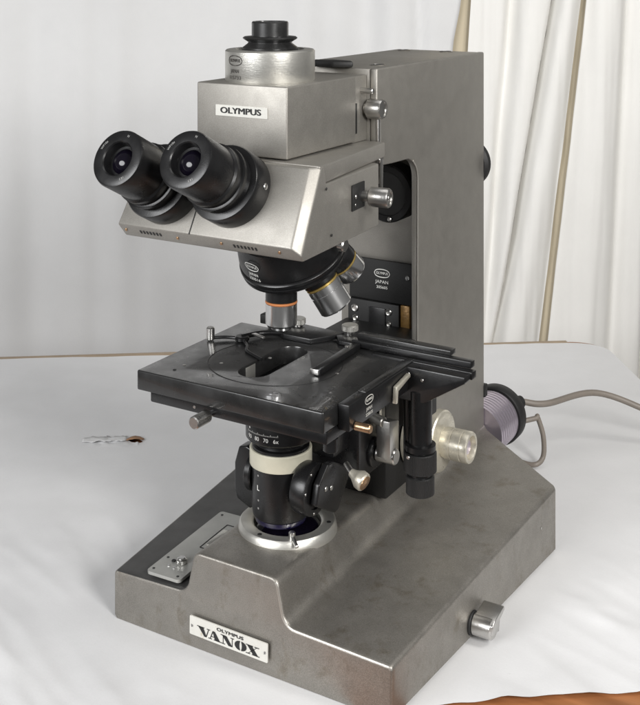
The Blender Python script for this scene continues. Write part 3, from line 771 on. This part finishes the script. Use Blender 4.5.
objective(124, [('objective', 'black', [(.0125, .0), (.0132, .001), (.0132, .0130), (.0125, .0140)]),
    ('colour_band', 'gold', [(.0122, .0140), (.0128, .0142), (.0128, .0152), (.0122, .0154)]),
    ('barrel', 'chrome', [(.0122, .0154), (.0127, .0158), (.0127, .0260), (.0115, .0280), (.0080, .0282), (.0076, .0300), (.0040, .0302)])], .010)
objective(-80, [('objective', 'black', [(.0120, .0), (.0126, .001), (.0126, .0125), (.0110, .0145), (.006, .0145)])])
mb = MB(); mb.cyl((.0250, .0690, .2965), (1, -.05, -.08), .0034, .017, 'satin', .001); mb.cyl((.0415, .0680, .2952), (1, -.05, -.08), .0050, .006, 'satin', .001)
mb.box(.014, .034, .062, .078, .296, .3055, 'grey', .002); mb.build('turret_catch', nose)

# ---- head
mb = MB()
def headprism(pts_side, xl0, xr0, xl1, xr1, m, bev, y0, y1, chamfer=0):
    b = bmesh.new(); n = len(pts_side)
    def X(side, y):
        t = (y-y0)/(y1-y0); return (xl0+(xl1-xl0)*t) if side < 0 else (xr0+(xr1-xr0)*t)
    A_ = [b.verts.new((X(-1, y), y, z)) for y, z in pts_side]; B_ = [b.verts.new((X(1, y), y, z)) for y, z in pts_side]
    b.faces.new(A_); b.faces.new(B_[::-1])
    for i in range(n): b.faces.new((A_[i], B_[i], B_[(i+1) % n], A_[(i+1) % n]))
    bmesh.ops.recalc_face_normals(b, faces=b.faces[:])
    if chamfer:
        ed = [e for e in b.edges if (e.verts[0] in B_ and e.verts[1] in B_) and {B_.index(e.verts[0]), B_.index(e.verts[1])} == {0, 1}]
        bmesh.ops.bevel(b, geom=ed, offset=chamfer, segments=1, profile=.5, affect='EDGES')
    es = [e for e in b.edges if len(e.link_faces) == 2 and e.calc_face_angle(0) > R(15)]
    bmesh.ops.bevel(b, geom=es, offset=bev, segments=3, profile=.5, affect='EDGES')
    return b
def faceY(z): return -.0335 + .56*(z-.3150)
body = [(faceY(.3150), .3150), (faceY(.3605), .3605), (.1045, .3520), (.1045, .3040), (-.020, .3055)]
body = [(faceY(.3150), .3150), (faceY(.3650), .3650), (.006, .3650), (.010, .3520), (.1045, .3520), (.1045, .3040), (-.0260, .3055)]
mb.take(headprism(body, -.0880, .0690, -.066, .0560, 'grey', .0014, -.034, .1045, .0065), 'grey')
fpl = lambda lift: planar((0, faceY(.3150), .3150), (1, 0, 0), (0, .56, 1), lift)
head = mb.build('head', scope, 30)
mb = MB(); wedge = [(.0065, .3525), (-.0005, .3645), (.0, .3655), (.1300, .3645), (.1300, .3525)]
mb.take(headprism(wedge, -.0745, .0655, -.060, .0480, 'grey', .0012, 0, .13), 'grey'); mb.build('head_cap', head)
# edges of the bevelled front panel, seam, vents
mb = MB()
F = fpl(.0002)
mb.curve2d([[(-.0226, .000), (-.0218, .000), (-.0218, .056), (-.0226, .056)]], 'ink', F, .0001); mb.build('panel_seam', head)
LIPD = Vector((-.0260-faceY(.3150), .3055-.3150))
flp = planar((0, faceY(.3150), .3150), (1, 0, 0), (0, -(LIPD.x), -(LIPD.y)), .0002)
mb = MB()
for x0 in (-.0690, .0140):
    mb = MB()
    for k in range(7): mb.curve2d([[(x0+k*.0030, -.0038), (x0+.0014+k*.0030, -.0038), (x0+.0014+k*.0030, -.0068), (x0+k*.0030, -.0068)]], 'ink', flp, .0001)
    mb.build('vent', head)
for x, y in ((-.0820, -.005), (-.0350, -.006), (.0040, -.0045), (.0520, -.005)):
    mb = MB(); mb.cyl(flp(x, y, 0), (0, -.8, -.3), .0012, .0005, 'bronze', .0002, 12); mb.build('lip_screw', head)
mb = MB(); hx = lambda y: .0690 - (.0130)*(y+.034)/.1385
pmx = planar((hx(.063), .0635, .3340), (-.0935, 1, 0), (0, 0, 1), .0003)
mb.curve2d([rrect(-.0115, .0115, -.0095, .0095, .0006)], 'matte', pmx, .0005)
mb.cyl(pmx(-.0060, .0005, .0004), (1, .09, 0), .0016, .0012, 'satin'); mb.cyl(pmx(-.0060, -.0055, .0004), (1, .09, 0), .0010, .0006, 'satin', .0002, 12); mb.build('slider_plate', head)
mb = MB(); ko = pmx(.0090, -.0015, 0); ax = Vector((1, .0935, 0)).normalized()
mb.lathe(ko, ax, [(.0042, 0), (.0042, .006), (.0066, .0062), (.0074, .0070), (.0074, .0205), (.0066, .0217), (.0058, .0217), (.0056, .0210), (.0020, .0210), (.0016, .0214), (0, .0214)], 'satin', 48); mb.build('slider_knob', head)
for y, z in ((-.0045, .3490), (.004, .3150)): 
    mb = MB(); mb.cyl((hx(y)-.0003, y+.012, z), (1, .09, 0), .0011, .0006, 'ink', .0002, 12); mb.build('side_screw', head)
# prism box with nameplate
mb = MB(); mb.box(-.0454, .0343, .0065, .1070, .3665, .4182, 'grey', .0012, 3)
pb = mb.build('prism_box', scope, 30)
mb = MB(); bx = planar((-.0048, .0065, .3985), (1, 0, 0), (0, 0, 1), .0004)
mb.curve2d([rrect(-.0228, .0228, -.0040, .0040, .0003)], 'plate', bx, .0004)
mb.text('OLYMPUS', .0062, 'ink', planar((-.0053, .0065, .3985), (1, 0, 0), (0, 0, 1), .0009), .040, width=.0355); mb.build('nameplate', pb, label='white nameplate strip with black capitals on the prism box front')
# photo tube
PT = Vector((-.0065, .0465, .4180))
mb = MB(); mb.lathe(PT, UP, [(.0335, .0), (.0340, .0010), (.0340, .0225), (.0330, .0235), (.0262, .0238), (.0255, .0225), (.0252, .0150), (0, .015)], 'alu', 96)
maker_mark(mb, .0160, 'dark_ink', wrap(PT, UP, .0340, (-.30, -1, 0), .0165), (('JAPAN', .25, .60), ('115733', .24, .80)))
pt = mb.build('photo_tube', scope)
mb = MB(); q = PT + Vector((0, 0, .0150))
mb.lathe(q, UP, [(.0205, 0), (.0212, .0008), (.0212, .0098), (.0170, .0130), (.0165, .0140), (.0205, .0165), (.0208, .0172), (.0195, .0182), (.0140, .0186), (.0140, .0285), (.0132, .0296), (.0118, .0296), (.0112, .0285), (.0110, .021), (0, .021)], 'stage', 80)
mb.build('dovetail_adapter', pt, label='black dovetail adapter on the photo tube')
# binocular tubes and eyepieces
TD = Vector((0, -.0597, .0304)).normalized()
etubes = []
for bx_, by_, bz_ in ((.0062, -.0150, .3457), (-.0505, -.0170, .3420)):
    o = Vector((bx_, by_, bz_))
    if not etubes:
        mb = MB()
        mb.lathe(o, TD, [(.0268, -.006), (.0276, .001), (.0276, .0180), (.0268, .0192), (.0225, .0200), (.0225, .0255), (.0236, .0262), (.0236, .0290), (.0215, .0300)], 'black', 80)
        e1 = TD.cross(Vector((0, 0, 1))).normalized(); e2 = TD.cross(e1).normalized()
        t0 = mb.build('eyepiece_tube', scope, origin=o)
        mb = MB(); sd = (Vector((.93, 0, 0)) + Vector((0, .05, .10))).normalized(); sd = (sd - TD*sd.dot(TD)).normalized()
        sp = o + sd*.0270 + TD*.0075; slot_screw(mb, sp, sd, .0024, 'chrome', .0012); s0 = mb.build('set_screw', t0)
        mb = MB()
        mb.lathe(o, TD, [(.0190, .029), (.0216, .0300), (.0222, .0312), (.0222, .0365), (.0214, .0372), (.0207, .0378), (.0207, .0650), (.0200, .0668), (.0185, .0674), (.0126, .0672), (.0118, .0664), (.0109, .0600)], 'black', 80)
        fe = planar(o + TD*.0674, (1, 0, 0), (0, .45, .89), .0002)
        for a, t_, s_ in ((150, 'WF10x', .0024), (-55, '18.5', .0024), (75, 'H', .0024)):
            rr = .0165
            mb.text(t_, s_, 'dim', (lambda x, y, z, a=a: fe(*( ((rr+y)*math.cos(R(a)-x/rr), (rr+y)*math.sin(R(a)-x/rr)) ), z)), .0)
        ep0 = mb.build('eyepiece', scope, origin=o)
        mb = MB(); mb.lathe(o, TD, [(.0112, .0540)] + [(.0108*math.sin(R(a)), .0545+.0100*math.cos(R(a))) for a in range(80, -1, -8)], 'glass', 48); ln0 = mb.build('eye_lens', ep0, origin=o)
        etubes.append((t0, ep0))
    else:
        off = o - ORG[etubes[0][0]]
        for src in etubes[0]:
            cpy = src.copy(); COL.objects.link(cpy); cpy.location = src.location + off
            for ch in list(src.children):
                c2 = ch.copy(); COL.objects.link(c2); c2.parent = cpy

# ---- focus knobs (both sides) and lamp housing
FK = Vector((.0400, .1947, .1075))
def focus(side):
    d = (side, 0, 0); o = FK.copy()
    if side < 0: o.x = -.053
    mb = MB(); mb.lathe(o, d, [(.0225, 0), (.0240, .001), (.0240, .0150), (.0225, .0165), (.0200, .0170), (.0200, .0205), (.0238, .0210), (.0250, .0222), (.0250, .0278), (.0240, .0290), (.0215, .0296), (.0190, .0290), (.0135, .0302)], 'knob', 80)
    c = mb.build('coarse_focus_knob', scope)
    mb = MB(); mb.lathe(o, d, [(.0118, .0290), (.0120, .0305), (.0126, .0325), (.0127, .0385), (.0122, .0388), (.0122, .0394), (.0128, .0398), (.0128, .0475), (.0123, .0478), (.0123, .0484), (.0128, .0488), (.0128, .0530), (.0122, .0542), (.0098, .0544), (.0092, .0532), (.0088, .0490), (0, .0490)], 'knob', 64); mb.build('fine_focus_knob', c)
    mb = MB(); mb.cyl(o + Vector(d)*.0488, d, .0062, .0026, 'lilac', .0006); mb.build('knob_screw', c)
focus(1); focus(-1)
mb = MB(); LH = Vector((.0310, .3530, .0520)); prof = []
h = 0
for k in range(9):
    prof += [(.0268, h), (.0268, h+.0034), (.0258, h+.0038), (.0258, h+.0046)]; h += .0050
mb.lathe(LH, (0, 1, 0), [(.022, 0)] + prof + [(.022, h)], 'lilac', 96)
lh = mb.build('lamp_housing', scope, label='lilac grey ribbed lamp housing behind the column')
mb = MB(); mb.lathe(LH, (0, 1, 0), [(.022, h), (.0282, h+.0005), (.0292, h+.002), (.0292, h+.014), (.0280, h+.016), (.016, h+.018), (0, h+.018)], 'matte', 80); mb.build('end_cap', lh)
mb = MB(); mb.cyl(LH + Vector((.014, h+.017, .010)), (.4, 1, 0), .0062, .012, 'matte'); mb.build('cable_gland', lh)

# ---- power cable: leaves the lamp housing, loops and runs off to the right over the paper
mb = MB()
g = LH + Vector((.0187, h+.0285, .010))
mb.tube([g, g + Vector((.020, .018, -.004)), (.105, .500, .058), (.160, .530, .036), (.215, .550, .014), (.26, .550, .0045), (.33, .540, .0038), (.42, .52, .0035), (.56, .50, .0034)], .0032, 'cord', 14, 12)
cable = tag(mb.build('power_cable'), 'thick grey brown cable running right from the lamp housing over the paper', 'cable')
mb = MB(); g2 = LH + Vector((.022, h+.017, -.006))
mb.tube([g2, g2 + Vector((.012, .012, .002)), (.0655, .430, .048), (.0715, .430, .030), (.0720, .428, .010), (.066, .418, .0044), (.045, .42, .0040), (.0, .43, .0040)], .0025, 'cord', 14, 12)
tag(mb.build('thin_cable'), 'thinner grey cable bending down to the paper just behind the base', 'cable')
